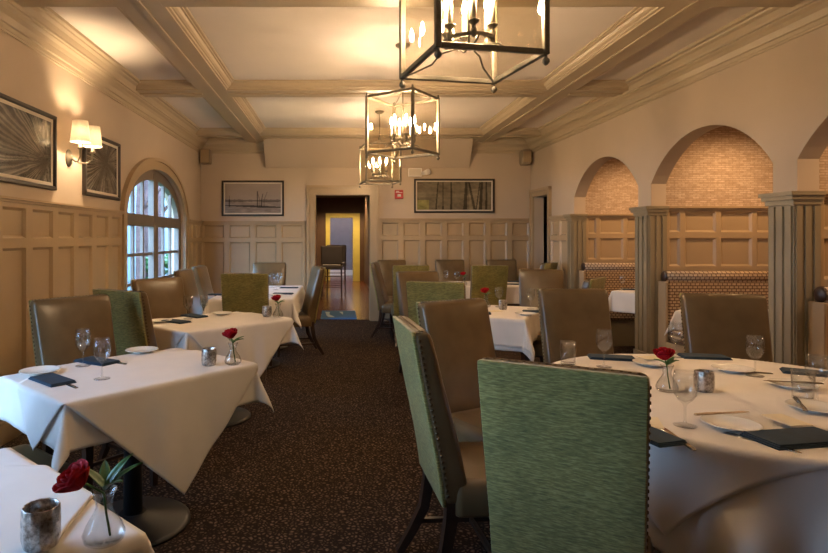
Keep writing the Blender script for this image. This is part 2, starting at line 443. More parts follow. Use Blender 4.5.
# ------------------------------------------------------------------ windows
def arch_band(mb, T, s0, s1, zb, zs, za, w, n0, n1, cols=28, ext=True):
    """casing/frame band of width w outside (ext) or inside the arch outline"""
    inner = [(s0,zb)] + arch_pts(s0,s1,zs,za,'ell',cols) + [(s1,zb)]
    g = w if ext else -w
    outer = [(s0-g,zb)] + arch_pts(s0-g,s1+g,zs,za+g,'ell',cols) + [(s1+g,zb)]
    rings = []
    for (a, z), (b, z2) in zip(inner, outer):
        rings.append([T(a,n0,z),T(a,n1,z),T(b,n1,z2),T(b,n0,z2)])
    mb.loft(rings, True, True, False)
def window(idx, T, a, b):
    root = empty('window_%d' % idx, T((a+b)/2, 0, SILL)); struct(root)
    inv = Matrix.Translation(-Vector(root.location))
    def part(mb, nm, mt, par=root): return mb.xf(inv).build(nm, mt, par)
    c = (a+b)/2
    mb = MB(); arch_band(mb, T, a, b, SILL, WSPR, WAPX, .13, 0, .03); arch_band(mb, T, a-.10, b+.10, SILL, WSPR, WAPX+.10, .045, 0, .048)
    tbox(mb, T, a-.16, b+.16, -.05, .07, SILL-.04, SILL)
    part(mb, 'casing', M['wains'])
    mb = MB(); arch_band(mb, T, a, b, SILL, WSPR, WAPX, .13, -.11, -.045, ext=False)
    tbox(mb, T, c-.09, c+.09, -.11, -.04, SILL, WAPX-.05); tbox(mb, T, a+.05, b-.05, -.108, -.043, 1.52, 1.66); tbox(mb, T, a, b, -.11, -.045, SILL, SILL+.09)
    part(mb, 'window_frame', M['wfr'])
    mb = MB()
    for l0, l1 in ((a+.13, c-.09), (c+.09, b-.13)):
        for k in (1,2):
            s = l0 + (l1-l0)*k/3
            h = (b-a)/2-.06
            zt = WSPR + (WAPX-.06-WSPR)*math.sqrt(max(0, 1-((s-c)/h)**2))
            tbox(mb, T, s-.022, s+.022, -.095, -.06, SILL+.08, zt)
        for z in (.85, 1.185): tbox(mb, T, l0, l1, -.093, -.062, z-.018, z+.018)
    part(mb, 'muntins', M['wfr'])
    for l0, l1, nm in ((a+.05, c-.05, 'left'), (c+.05, b-.05, 'right')):
        mb = MB(); pts = arch_pts(a+.05,b-.05,WSPR,WAPX-.05,'ell',40)
        poly = [(s,z) for s,z in pts if l0-1e-6 <= s <= l1+1e-6]
        e = lambda s: WSPR + (WAPX-.05-WSPR)*math.sqrt(max(0,1-((s-c)/((b-a)/2-.05))**2))
        poly = [(l0,SILL+.04),(l0,e(l0))] + poly + [(l1,e(l1)),(l1,SILL+.04)]
        v = [T(s,-.076,z) for s,z in poly] + [T(s,-.080,z) for s,z in poly]; n = len(poly)
        mb.add(v, [tuple(range(n)), tuple(range(2*n-1,n-1,-1))])
        part(mb, 'glass_pane', M['wpane'])
window(1, TL, *WIN[0]); window(2, TL, *WIN[1])

# outside: garden, an added wall blocking the bright sky, trees
mb = MB(); mb.box(-30, XL-.3, -12, 34, -.25, -.15); struct(mb.build('ground', M['lawn']))
mb = MB()
mb.box(-5.6,-5.2,9.2,26,-.15,5.0)
for k in range(9):
    y = 10.2 + k*1.35; mb.box(-5.2,-5.16,y,y+.5,.3,2.4)
struct(mb.build('wall_sky_screen', M['sky_screen']))
def tree(x, y, r, lab, lean):
    t = empty('garden_tree', (x,y,-.15)); tag(t, lab, 'tree', 'trees outside the arched window')
    mb = MB(); pts = [(lean*i*.1, .05*math.sin(i*1.3), i*.6) for i in range(9)]
    mb.tube(pts, [r*(1-.07*i) for i in range(9)], 10); mb.build('trunk', M['bark'], t)
    for k in range(5):
        mb = MB(); z = 2 + k*.55; an = k*2.2; L = .9
        mb.tube([(lean*z/6,0,z),(math.cos(an)*L*.5,math.sin(an)*L*.5,z+.5),(math.cos(an)*L,math.sin(an)*L,z+.8)],[r*.4,r*.28,r*.1],6)
        mb.build('branch', M['bark'], t)
tree(-3.55,10.4,.10,'slim reddish tree trunk seen through the left leaf of the arched window',.1)
tree(-3.75,12.3,.11,'reddish tree trunk seen through the right leaf of the arched window',-.1)
tree(-4.35,13.2,.09,'farther thin tree trunk seen near the window centre post',.05)
mb = MB()
for k in range(150):
    a = random.uniform(0,2*PI); r = random.uniform(0,.5)
    c = (-4.0+r*math.cos(a)*.7, 12.9+r*math.sin(a), random.uniform(-.1,1.0))
    mb.ball(c, random.uniform(.05,.12), 6, 4, (1,1,.6))
tag(mb.build('garden_shrub', M['leaf']), 'green shrub outside, low behind the arched window panes', 'shrub')

# ------------------------------------------------------------------ hall beyond the back door
HX0, HX1, HY = -1.05, .86, 18.6
mb = MB(); mb.box(HX0-.6, HX1+.6, YB+.15, 21.6, -.06, 0); struct(mb.build('floor_hall', M['planks']))
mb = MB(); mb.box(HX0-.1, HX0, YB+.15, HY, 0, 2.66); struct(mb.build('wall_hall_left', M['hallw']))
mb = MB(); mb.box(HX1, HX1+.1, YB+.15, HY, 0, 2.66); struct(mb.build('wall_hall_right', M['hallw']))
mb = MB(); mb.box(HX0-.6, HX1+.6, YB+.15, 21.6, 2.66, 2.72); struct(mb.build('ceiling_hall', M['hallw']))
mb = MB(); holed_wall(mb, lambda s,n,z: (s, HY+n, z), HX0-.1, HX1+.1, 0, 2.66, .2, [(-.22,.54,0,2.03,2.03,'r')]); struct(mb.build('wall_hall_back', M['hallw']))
mb = MB()
mb.box(-.36,-.22,HY-.03,HY+.21,0,2.17); mb.box(.51,.73,HY-.03,HY+.21,0,2.17); mb.box(-.22,.51,HY-.03,HY+.21,2.03,2.17)
struct(mb.build('door_3', M['yel']))
mb = MB(); mb.box(HX0-.6, HX1+.6, 21.4, 21.5, 0, 2.66); mb.box(HX0-.7,HX0-.6,HY,21.5,0,2.66); mb.box(HX1+.6,HX1+.7,HY,21.5,0,2.66); struct(mb.build('wall_far_room', M['lav']))
mb = MB(); mb.box(HX0-.6, HX1+.6, 21.37, 21.4, 0, .2); struct(mb.build('baseboard_far', M['mat']))
for k,(x,y) in enumerate(((-.1,17.3),(.62,17.3),(.1,12.5))):  # the third light is an unseen addition that brightens the hall floor
    t = empty('ceiling_downlight', (x,y,2.66)); tag(t, ['round hall downlight on the left over the yellow doorway','round hall downlight on the right over the yellow doorway','added round hall light, out of view above the high-backed stool'][k], 'light', 'hall downlights')
    mb = MB(); mb.lathe([(.10,0),(.10,-.012),(.075,-.014),(.07,-.004)], n=20, cap=False); mb.build('bezel', M['whp'], t)
    mb = MB(); mb.lathe([(.001,-.003),(.07,-.003)], n=20, cap=False); mb.build('lens', M['down'], t)
# small passage behind the side door
mb = MB(); mb.box(XR+.05,4.8,11.6,11.7,0,2.3); mb.box(4.7,4.8,8.1,11.6,0,2.3); mb.box(XR+.155,4.7,8.05,8.15,0,2.3); mb.box(XR+.05,XR+.155,YB+.155,11.6,0,2.3); struct(mb.build('wall_passage', M['hallw']))
mb = MB(); mb.box(XR+.155,4.8,8.05,11.7,-.06,0); struct(mb.build('floor_passage', M['carpet']))
mb = MB(); mb.box(XR+.05,4.8,8.05,11.7,2.3,2.36); struct(mb.build('ceiling_passage', M['ceil']))
t = empty('service_cabinet', (4.05,10.7,0)); tag(t, 'tall black cabinet standing inside the side doorway on the right', 'cabinet')
mb = MB(); mb.bbox(-.3,.3,-.2,.2,.04,1.64); mb.box(-.28,.28,-.18,.18,0,.04); mb.build('body', M['black'], t)
for s in (-1,1):
    mb = MB(); mb.bbox(min(.01*s,.285*s),max(.01*s,.285*s),-.218,-.202,.1,1.56); d = mb.build('door', M['black'], t)
    mb = MB(); mb.tube([(.05*s,-.22,.8),(.05*s,-.235,.82),(.05*s,-.235,.98),(.05*s,-.22,1.0)],.006,6); mb.build('handle', M['silver'], d)

# ------------------------------------------------------------------ chairs
def rrect(w, y0, y1, r, nx=6, nc=3):
    """rounded rectangle ring, subdivided front/back edges, starting rear-left, counterclockwise"""
    p = []
    x0, x1 = -w/2, w/2
    def arc(cx, cy, a0):
        for i in range(nc+1):
            a = a0 + PI/2*i/nc; p.append((cx + r*math.cos(a), cy + r*math.sin(a)))
    arc(x0+r, y0+r, PI)
    for i in range(1, nx): p.append((x0+r + (w-2*r)*i/nx, y0))
    arc(x1-r, y0+r, 1.5*PI)
    arc(x1-r, y1-r, 0)
    for i in range(1, nx): p.append((x1-r - (w-2*r)*i/nx, y1))
    arc(x0+r, y1-r, .5*PI)
    return p
CH_H = 1.035
def interp(tab, z):
    for (a, u), (b, w) in zip(tab, tab[1:]):
        if z <= b: return u + (w-u)*max(0,(z-a))/(b-a)
    return tab[-1][1]
REAR = [(.36,.122),(.45,.112),(.55,.095),(.65,.075),(.75,.054),(.85,.034),(.95,.016),(CH_H,.0)]
def rear(z): return interp(REAR, z)
def thick(z): return .105 - .04*(z-.36)/(CH_H-.36)
def backw(z): return .435 + .03*(z-.36)/(CH_H-.36)
def make_chair():
    root = empty('dining_chair', (0,0,0))
    mb = MB(); rings = []
    lv = [(.385,.012),(.395,.003)] + [(.41 + (CH_H-.035-.41)*i/11, 0) for i in range(12)] + [(CH_H-.014,.003),(CH_H-.004,.010),(CH_H,.024)]
    for z, k in lv:
        w, y0, y1 = backw(z)-2*k, rear(z)+k, rear(z)+thick(z)-k
        u = max(0, min(1, (z-.45)/(CH_H-.45))); vb = math.sin(PI*u)**.5 if 0 < u < 1 else 0
        ring = []
        for x, y in rrect(w, y0, y1, min(.022, .016+k*.2)):
            if y > y1 - .03: y += .022*vb*max(0, 1-(2*x/w)**4)
            ring.append((x,y,z))
        rings.append(ring)
    mb.loft(rings); mb.build('backrest', M['leather'], root)
    mb = MB(); rings = []
    for z, k in [(.375,.006),(.380,0)] + [(.42 + (CH_H-.02-.42)*i/9, 0) for i in range(10)] + [(CH_H-.006,.001),(CH_H-.002,.006)]:
        w = backw(z) - .006 - 2*k
        rings.append([(x,y,z) for x,y in rrect(w, rear(z)-.006+k*.5, rear(z)+.010, .004, 6, 2)])
    mb.loft(rings, smooth=True); p = mb.build('back_panel', M['green'], root); p['label'] = 'ribbed green fabric panel'
    mb = MB()
    def nail(c, n):
        n = Vector(n); u = n.orthogonal().normalized(); w = n.cross(u); c = Vector(c); r = .0068
        ring = [c + (u*math.cos(PI/3*i) + w*math.sin(PI/3*i))*r for i in range(6)]
        ring2 = [c + (u*math.cos(PI/3*i) + w*math.sin(PI/3*i))*r*.6 + n*.0035 for i in range(6)]
        mb.loft([[tuple(q) for q in ring],[tuple(q) for q in ring2]], False, True, True)
    for sd in (-1,1):
        mb.v.clear(); mb.f.clear(); mb.s.clear(); z = .42
        while z < CH_H-.02:
            nail((sd*backw(z)/2, rear(z)+.018, z), (sd,0,0)); z += .0215
        mb.build('nailhead_trim', M['brass'], root)
    mb.v.clear(); mb.f.clear(); mb.s.clear()
    for i in range(20): nail((-.205+.41*i/19, .0285, CH_H-.002), (0,0,1))
    mb.build('nailhead_trim', M['brass'], root)
    mb = MB(); rings = []
    for z, k in [(.345,.004),(.352,0),(.40,0),(.425,0),(.452,.006),(.468,.018),(.476,.04)]:
        rings.append([(x*(1+.05*(y-.15)), y, z) for x, y in rrect(.46-2*k, .16+k*.3, .585-k, .03)])
    mb.loft(rings, True, False)
    top = [(x*(1+.05*(y-.15)), y, .476) for x, y in rrect(.38, .172, .545, .03)]
    n = len(top); c2 = [(x*.55, .36+(y-.36)*.55, .484) for x,y,z in top]
    mb.loft([top, c2], False, True, True); mb.build('seat', M['leather'], root)
    for s in (-1,1):
        mb = MB(); mb.tube([(s*.195,.55,.36),(s*.195,.552,.18),(s*.195,.555,0)],[.030,.026,.020],4); mb.build('leg', M['wood'], root)
        mb = MB(); mb.tube([(s*.19,.155,.42),(s*.19,.15,.32),(s*.19,.13,.2),(s*.19,.08,.1),(s*.19,.02,0)],[.032,.031,.028,.025,.021],4); mb.build('leg', M['wood'], root)
        mb = MB(); mb.tube([(s*.193,.10,.135),(s*.194,.55,.135)],.014,4); mb.build('stretcher', M['wood'], root)
    mb = MB(); mb.tube([(-.19,.34,.137),(.19,.34,.137)],.013,4); mb.build('stretcher', M['wood'], root)
    return root
CH = make_chair()
used = []
def chair(x, y, fx, fy, label):
    o = CH if not used else copy_tree(CH)
    used.append(o); o.location = (x,y,0); o.rotation_euler = (0,0,math.atan2(-fx,fy))
    if len(used) == 1: o.scale = (.985,.985,.985)
    else: o.scale = (1,1,1)
    tag(o, label, 'chair', 'upholstered dining chairs')
# right foreground, round table
chair(.615,1.62, .49,.87, 'green-backed chair in the foreground, its ribbed back filling the picture centre')
chair(.265,2.36, .998,.06, 'chair seen edge-on beside the aisle, leftmost at the round table')
chair(.625,3.25, .50,-.87, 'leather chair just behind the edge-on chair at the round table')
chair(1.60,3.98, .02,-1, 'wide leather chair standing free behind the round table, facing the camera')
chair(2.39,3.62, -.22,-.97, 'glossy leather chair in front of the middle arch at the round table')
chair(1.47,1.20, .10,1, 'chair at lower right, only its seat showing under the round table cloth')
# left side tables
chair(-1.585,3.42, .80,-.60, 'taupe leather chair against the wainscot, nearest below the two palm pictures')
chair(-1.56,2.0, .62,.78, 'chair at left edge, only its blue-lit seat showing under the tablecloth')
chair(-1.46,3.82, .50,.86, 'dark green-backed chair between the two nearer left tables')
chair(-1.57,5.02, .74,-.67, 'brown leather chair in front of the arched window at the second left table')
chair(-1.70,6.3, 1,-.06, 'nearer of two slim side-on chairs below the arched window')
chair(-1.73,7.15, 1,-.03, 'farther of two slim side-on chairs below the arched window')
chair(-.90,5.62, 0,1, 'olive-backed chair at the near end of the far left table')
chair(-.95,8.2, .02,-1, 'leather chair at the far end of the far left table, by the back wall')
chair(-.19,7.05, -.97,-.24, 'chair on the aisle side of the far left table, just left of the doorway')
# middle square table
chair(.77,4.57, .35,.94, 'olive-backed chair at the near side of the middle square table')
chair(.82,6.05, .30,-.95, 'leather chair at the left far side of the middle square table')
chair(2.25,6.4, -.30,-.95, 'leather chair at the far right of the middle square table')
chair(2.26,5.0, -.78,.62, 'olive chair turned edge-on in front of the small far arch')
# long table by the back wall
chair(.94,7.35, .05,1, 'pale green-backed chair at the near left of the back table')
chair(1.93,7.3, 0,1, 'olive-backed chair at the near right of the back table, squarely from behind')
chair(.50,8.25, .98,-.2, 'chair at the left end of the back table, right of the doorway')
chair(.86,9.25, .25,-.97, 'leather chair near the back wall, second to the right of the doorway')
chair(1.80,9.3, 0,-1, 'leather chair at the far side of the back table under the sepia forest picture')
chair(2.63,9.3, -.15,-1, 'blue-lit leather chair in the back right corner by the side door')
chair(3.0,8.1, -.75,.66, 'olive chair against the right wall beside the side door')

# high-backed stools in the hall
def stool(x, y, lab):
    t = empty('counter_stool', (x,y,0)); tag(t, lab, 'stool', 'high-backed stools in the hall')
    mb = MB(); mb.bbox(-.25,.25,-.03,.04,.78,1.2,.02); mb.build('backrest', M['greyup'], t)
    mb = MB(); mb.bbox(-.25,.25,-.03,.44,.66,.76,.02); mb.build('seat', M['greyup'], t)
    for sx in (-1,1):
        for yy in (0,.4):
            mb = MB(); mb.tube([(sx*.22,yy,.80 if yy == 0 else .67),(sx*.23,yy-.02 if yy == 0 else yy,0)],[.026,.02],4); mb.build('leg', M['wood'], t)
        mb = MB(); mb.tube([(sx*.225,0,.25),(sx*.225,.4,.25)],.014,4); mb.build('stretcher', M['wood'], t)
    for yy, z in ((0,.3),(.4,.22),(0,.5)):
        mb = MB(); mb.tube([(-.225,yy,z),(.225,yy,z)],.014,4); mb.build('stretcher', M['wood'], t)
stool(-.12,13.3,'grey high-backed stool standing in the hall beyond the doorway')
stool(-.02,14.6,'second dark stool in the hall, just behind the grey one')

# ------------------------------------------------------------------ tables and cloths
HT = .738        # wooden top surface
H1, H2 = .742, .748
TOP = .7485
def rect_drape(a, b, H, flare=.05, wr=.006, seed=0, ear=.34):
    r = .012
    def f(u, v):
        cu, cv = max(-a,min(a,u)), max(-b,min(b,v))
        du, dv = u-cu, v-cv; d = math.hypot(du,dv)
        if d < 1e-9: return (u,v,H)
        nx, ny = du/d, dv/d
        s = math.sin(2*math.atan2(abs(dv),abs(du)))
        fl = min(.85, flare + ear*s**.8)
        q = r*PI/2
        if d < q: out, drop = r*math.sin(d/r), r*(1-math.cos(d/r))
        else:
            e = d-q; out = r + fl*e; drop = r + e*math.sqrt(1-fl*fl)
            tpos = u if abs(nx) < abs(ny) else v
            out += wr*math.sin(tpos*19+seed)*min(1,e/.15)*(1-s) + wr*.5*math.sin(tpos*41+seed*2)*min(1,e/.2)
        return (cu+nx*out, cv+ny*out, H-drop)
    return f
def cloth(name, label, loc, rz, fn, corner_fn, n, H, group, cat='tablecloth'):
    mb = MB(); mb.grid(lambda i,j: fn(*corner_fn(i,j)), n, n)
    o = mb.build(name, M['cloth']); o.location = loc; o.rotation_euler = (0,0,rz)
    sm = o.modifiers.new('s','SOLIDIFY'); sm.thickness = .003; sm.offset = 1 if False else 0
    tag(o, label, cat, group); return o
def pedestal_table(name, label, x, y, rz, a, b, peds=((0,0),), round_R=None, base_r=.27):
    t = empty(name, (x,y,0), rz); tag(t, label, 'table', 'clothed dining tables')
    mb = MB()
    if round_R: mb.lathe([(round_R-.01,HT-.032),(round_R,HT-.026),(round_R,HT-.006),(round_R-.006,HT)], n=64)
    else: mb.bbox(-a,a,-b,b,HT-.032,HT,.005)
    mb.build('tabletop', M['wood'], t)
    for px, py in peds:
        mb = MB(); mb.lathe([(.045,.03),(.042,.3),(.045,HT-.06),(.16,HT-.05),(.16,HT-.0325)], px, py, n=20); mb.build('column', M['iron'], t)
        mb = MB(); mb.lathe([(base_r,0),(base_r,.012),(base_r*.92,.022),(base_r*.3,.04),(.06,.06)], px, py, n=40); mb.build('base', M['iron'], t)
    return t
def small_table(x, y, rz, a, b, D, shift, desc, seed, und=.19):
    pedestal_table('dining_table', 'pedestal table with black round base, ' + desc, x, y, rz, a, b)
    U = lambda i,j: ((2*i-1)*(a+und), (2*j-1)*(b+und))
    cloth('tablecloth', 'lower white cloth, short drop, ' + desc, (x,y,0), rz, rect_drape(a,b,H1,.045,.004,seed), U, 72, H1, 'white tablecloths')
    def V(i,j):
        p, q = (2*i-1)*D, (2*j-1)*D
        return ((p-q)/2+shift[0], (p+q)/2+shift[1])
    cloth('tablecloth_topper', 'white topper cloth hanging in a point, ' + desc, (x,y,0), rz, rect_drape(a+.010,b+.010,H2,.085,.005,seed+1,.24), V, 84, H2, 'white topper cloths')
AX = math.atan2(.70,.617)      # long edge of the left tables
small_table(-.985,2.80, AX, .465,.335, .73, (.02,-.12), 'second table on the left, with blue-lit napkins', 1)
small_table(-1.02,1.16, AX, .465,.39, .62, (.0,.0), 'nearest table at bottom left corner', 5)
small_table(-.935,4.46, AX-.03, .465,.335, .73, (.02,-.12), 'third table on the left, before the window', 9)
# long far-left table
pedestal_table('dining_table', 'long table farthest left, below the misty landscape picture', -.89,6.83,0,.43,.86,((0,-.5),(0,.5)))
cloth('tablecloth', 'white cloth on the long far-left table', (-.89,6.83,0),0,rect_drape(.43,.86,H2-.001,.07,.006,3),lambda i,j:((2*i-1)*.66,(2*j-1)*1.08),80,H2,'white tablecloths')
# middle square table
RM = math.radians(-25)
pedestal_table('dining_table', 'square table in the middle right, behind the leather chairs', 1.237,5.07,RM,.43,.43)
cloth('tablecloth', 'lower white cloth with hanging corner, middle square table', (1.237,5.07,0),RM,rect_drape(.43,.43,H1,.06,.006,4,.26),lambda i,j:((2*i-1)*.68,(2*j-1)*.68),72,H1,'white tablecloths')
cloth('tablecloth_topper', 'white topper cloth on the middle square table', (1.237,5.07,0),RM,rect_drape(.440,.440,H2,.085,.004,6,.27),lambda i,j:((2*i-1)*.66,(2*j-1)*.66),72,H2,'white topper cloths')
# long back table
pedestal_table('dining_table', 'long table along the back wall, right of the doorway', 1.78,8.06,0,.80,.42,((-.45,0),(.45,0)))
cloth('tablecloth', 'white cloth on the long back table', (1.78,8.06,0),0,rect_drape(.80,.42,H2-.001,.07,.006,8),lambda i,j:((2*i-1)*1.05,(2*j-1)*.66),80,H2,'white tablecloths')
# round table
RX, RY, RR = 1.66, 2.38, .78
pedestal_table('round_dining_table', 'large round table filling the right foreground', RX,RY,0,0,0,((0,0),),RR,.36)
def round_drape(R, H, amp, nf, ph, base=.05, lag=0, sq=None, keep=None, lim=9):
    r = .014
    def f(u, v):
        q = math.hypot(u,v); d = q-R
        if d <= 0: return (u,v,H)
        th = math.atan2(v,u)
        if sq:
            dm = sq[0]/max(abs(math.cos(th-sq[1])),abs(math.sin(th-sq[1]))) - R
            k = (math.cos(th-keep)-.80)/.12; k = max(0,min(1,k)); L = lim + (dm-lim)*k if dm > lim else dm
            d *= min(1, L/dm)
        nx, ny = u/q, v/q; k = r*PI/2
        if d < k: out, drop = r*math.sin(d/r), r*(1-math.cos(d/r))
        else:
            e = d-k
            w = .5+.5*math.sin(nf*th+ph+.5*math.sin(3*th))
            t = max(0,min(1,(e-lag)/.22)); fl = base + amp*w*t*t*(3-2*t)
            out = r + fl*e; drop = r + e*math.sqrt(1-fl*fl)
        return (nx*(R+out), ny*(R+out), H-drop)
    return f
ca = math.radians(234-45)
def SQ(s):
    return lambda i,j: ((2*i-1)*s*math.cos(ca)-(2*j-1)*s*math.sin(ca), (2*i-1)*s*math.sin(ca)+(2*j-1)*s*math.cos(ca))
cloth('tablecloth', 'long lower cloth falling in deep folds, big round table', (RX,RY,0),0,round_drape(RR,H1,.36,17,.6,.03,.02,(.96,ca),ca+PI/4,.26),SQ(.96),110,H1,'white tablecloths')
ca = math.radians(222-45)
cloth('tablecloth_topper', 'white topper cloth on the big round table', (RX,RY,0),0,round_drape(RR+.009,H2,.36,17,.6,.05,.02),SQ(.775),110,H2,'white topper cloths')

# alcove tables
pedestal_table('dining_table', 'small table in the far alcove with a white cloth', 3.86,6.88,math.radians(38),.40,.40)
cloth('tablecloth', 'white cloth with pointed corner on the far alcove table', (3.86,6.88,0),math.radians(38),rect_drape(.40,.40,H2-.001,.06,.005,2),lambda i,j:((2*i-1)*.65,(2*j-1)*.65),64,H2,'white tablecloths')
pedestal_table('dining_table', 'small table in the middle alcove, hidden behind the glossy chair', 3.45,5.03,math.radians(45),.36,.36)
cloth('tablecloth', 'white cloth in the middle alcove, one corner peeking past the glossy chair', (3.45,5.03,0),math.radians(45),rect_drape(.36,.36,H2-.001,.06,.005,2),lambda i,j:((2*i-1)*.53,(2*j-1)*.53),64,H2,'white tablecloths')

# alcove benches
def bench(y, lab):
    t = empty('banquette_bench', (4.15,y,0)); tag(t, lab, 'bench', 'woven banquettes in the alcoves')
    x0, x1 = -.86, .83
    mb = MB(); mb.bbox(x0+.03,x1,-.17,-.05,.44,.95,.02); mb.build('back_cushion', M['weave'], t)
    mb = MB(); mb.tube([(x0+.03,-.12,.99),(x1,-.12,.99)],.058,16); mb.build('bolster', M['weave'], t)
    mb = MB(); mb.bbox(x0+.03,x1,-.58,-.16,.34,.47,.025); mb.build('seat_cushion', M['weave'], t)
    mb = MB(); mb.box(x0+.03,x1,-.52,-.06,.0,.335); mb.build('plinth', M['pil'], t)
    mb = MB(); mb.bbox(x0,x0+.029,-.19,-.045,0,.94,.006); mb.box(x0,x0+.029,-.55,-.19,0,.34); mb.build('end_panel', M['wains'], t)
    mb = MB(); mb.lathe([(.001,0),(.05,0),(.056,.006),(.05,.012),(.02,.016),(.001,.018)],n=18,cap=False); mb.xf(Matrix.Translation((x0+.03,-.12,.99)) @ Matrix.Rotation(-PI/2,4,'Y')); mb.build('end_rosette', M['wood'], t)
bench(7.93,'woven-fabric banquette in the far alcove under the small arch')
bench(5.996,'woven-fabric banquette in the middle alcove behind the glossy leather chair')
bench(4.10,'woven-fabric banquette in the near alcove at the right edge')

# ------------------------------------------------------------------ pictures
def vgrid(name, mat, parent, P, nu, nv, colf):
    mb = MB(); mb.grid(P, nu, nv, False); o = mb.build(name, mat, parent)
    at_ = o.data.color_attributes.new('print','FLOAT_COLOR','POINT')
    for j in range(nv+1):
        for i in range(nu+1):
            c = colf(i/nu, j/nv); at_.data[j*(nu+1)+i].color = (*c,1)
    return o
def vn(x, y, s=0):
    def h(i, j): 
        k = math.sin(i*127.1+j*311.7+s*74.7)*43758.5453; return k-math.floor(k)
    i, j = math.floor(x), math.floor(y); fx, fy = x-i, y-j; fx = fx*fx*(3-2*fx); fy = fy*fy*(3-2*fy)
    return (h(i,j)*(1-fx)+h(i+1,j)*fx)*(1-fy)+(h(i,j+1)*(1-fx)+h(i+1,j+1)*fx)*fy
def fb(x, y, s=0): return .5*vn(x,y,s)+.3*vn(2.1*x,2.1*y,s+1)+.2*vn(4.3*x,4.3*y,s+2)
def picture(label, T, s0, s1, z0, z1, colf, nu, nv, fw=.032, mw=.025):
    loc = Vector(T((s0+s1)/2, 0, (z0+z1)/2)); t = empty('framed_picture', loc); tag(t, label, 'picture', 'framed photographs on the walls')
    Q = lambda s,n,z: tuple(Vector(T(s,n,z)) - loc)
    mb = MB()
    rings = []
    for o, n in ((0,.002),(0,.03),(.006,.036),(fw-.006,.036),(fw,.024),(fw,.002)):
        rings.append([Q(s0+o,n,z0+o),Q(s1-o,n,z0+o),Q(s1-o,n,z1-o),Q(s0+o,n,z1-o)])
    mb.loft(rings, False, False, False); mb.build('frame', M['frame'], t)
    mb = MB(); rings = []
    a = fw-.003; b = fw+mw
    mb.loft([[Q(s0+o,n,z0+o),Q(s1-o,n,z0+o),Q(s1-o,n,z1-o),Q(s0+o,n,z1-o)] for o, n in ((a,.004),(a,.016),(b,.015),(b,.004))], False, False, False); mb.build('mount', M['mat'], t)
    c = b-.003
    vgrid('print', M['print'], t, lambda i,j: Q(s0+c+(s1-s0-2*c)*i, .012, z0+c+(z1-z0-2*c)*j), nu, nv, colf)
def palm(cx, cy, s, rot=0):
    def f(u, v):
        du, dv = .05*(fb(u*4,v*4,s+8)-.5), .05*(fb(u*4,v*4,s+9)-.5)
        dx, dy = u-cx+du, (v-cy+dv)*.7; th = math.atan2(dy,dx)+rot; r = math.hypot(dx,dy)
        w = th*13+1.5*vn(th*4,s,s); k = abs((w % 1)-.5)*2
        lf = vn(math.floor(w)*1.7,3,s)
        rib = 1 if k > .35+.3*vn(r*9,th*6,s) else .35
        g = .02+.16*rib*(.15+lf)*min(1,r*3.5)
        g = max(.006,1.25*g-.035) + .06*fb(u*24,v*24,s)*fb(u*5,v*5,s+4)*2
        return (g*1.05,g*.9,g*.74)
    return f
picture('palm frond picture on the left wall, cut by the left edge', TL, 3.78,4.636,1.76,2.35, palm(.92,.35,1), 150, 110)
picture('palm frond picture between the sconce and the arched window', TL, 5.16,6.0,1.765,2.35, palm(.62,.62,9,.4), 150, 110)
def misty(u, v):
    sky = .17+.05*v+.04*fb(u*4,v*4,2)
    g = sky
    if v < .42: g = .09+.16*fb(u*9,v*26,5)
    if abs(v-.42) < .05*fb(u*14,0,7)+.012: g *= .45
    if .18 < v < .27 and abs(v-.28+.10*u) < .035: g = .03
    for cx, w, h, ln in ((.58,.012,.74,0),(.655,.010,.66,.1),(.70,.006,.72,.2),(.62,.006,.70,-.15),(.08,.008,.6,0)):
        if .22 < v < h and abs(u-cx-ln*(v-.45)*(1 if v>.45 else 0)) < w*(1.3-v): g *= .3
    return (g*1.45,g*1.2,g*1.08)  # print lightened and warmed to carry the reflected sconce light
picture('misty landscape picture with bare tree, left of the doorway', lambda s,n,z: TBk(s,n,z), -1.917,-.883,1.745,2.335, misty, 150, 80, .03, .022)
def forest(u, v):
    g = .06+.13*fb(u*13,v*8,3)
    if .45 < v < .62: g += .05*fb(u*30,v*6,4)
    for cx, w, ln in ((.655,.022,.02),(.735,.016,-.08),(.86,.02,.02),(.93,.012,0),(.82,.008,.05),(.46,.012,0),(.35,.008,0),(.27,.008,.03)):
        if abs(u-cx-ln*(v-.5)) < w*(1.15-.35*v): g *= .28
    if v < .35 and u < .16: return (g*2.1,g*1.9,g*.7)
    if .70 < u < .84 and v < .75: g *= 1.5
    return (g*1.25,g*1.02,g*.68)
picture('wide sepia forest picture with dark trunks, right of the doorway', TBk, 1.283,2.62,1.80,2.365, forest, 170, 70, .03, .02)

# ------------------------------------------------------------------ wall fittings
t = empty('wall_speaker', (-2.16,9.55,2.60)); tag(t, 'small boxy speaker high in the back left corner', 'speaker', 'tan wall speakers')
mb = MB(); mb.bbox(-.08,.08,-.08,.09,0,.24,.012); mb.build('housing', M['spk'], t)
mb = MB(); mb.bbox(-.066,.066,-.087,-.0802,.015,.225,.003); mb.build('grille', M['wains'], t)
t = empty('wall_speaker', (3.10,9.54,2.58)); tag(t, 'small rounded speaker high in the back right corner', 'speaker', 'tan wall speakers')
mb = MB(); mb.loft([[(x,y,z) for x,y in rrect(.17-2*k,-.09+k,.10,.04)] for z,k in ((0,.025),(.02,.006),(.05,0),(.2,0),(.23,.006),(.25,.025))]); mb.build('housing', M['spk'], t)
mb = MB(); mb.loft([[(x,y,z) for x,y in rrect(.13,-.098,-.08,.008)] for z in (.04,.21)]); mb.build('grille', M['wains'], t)
t = empty('exit_sign', (1.30,YB-.002,2.40)); tag(t, 'pale unlit exit sign box over the sepia forest picture', 'sign')
mb = MB(); mb.bbox(-.115,.11,-.05,0,0,.14,.006); mb.build('housing', M['whp'], t)
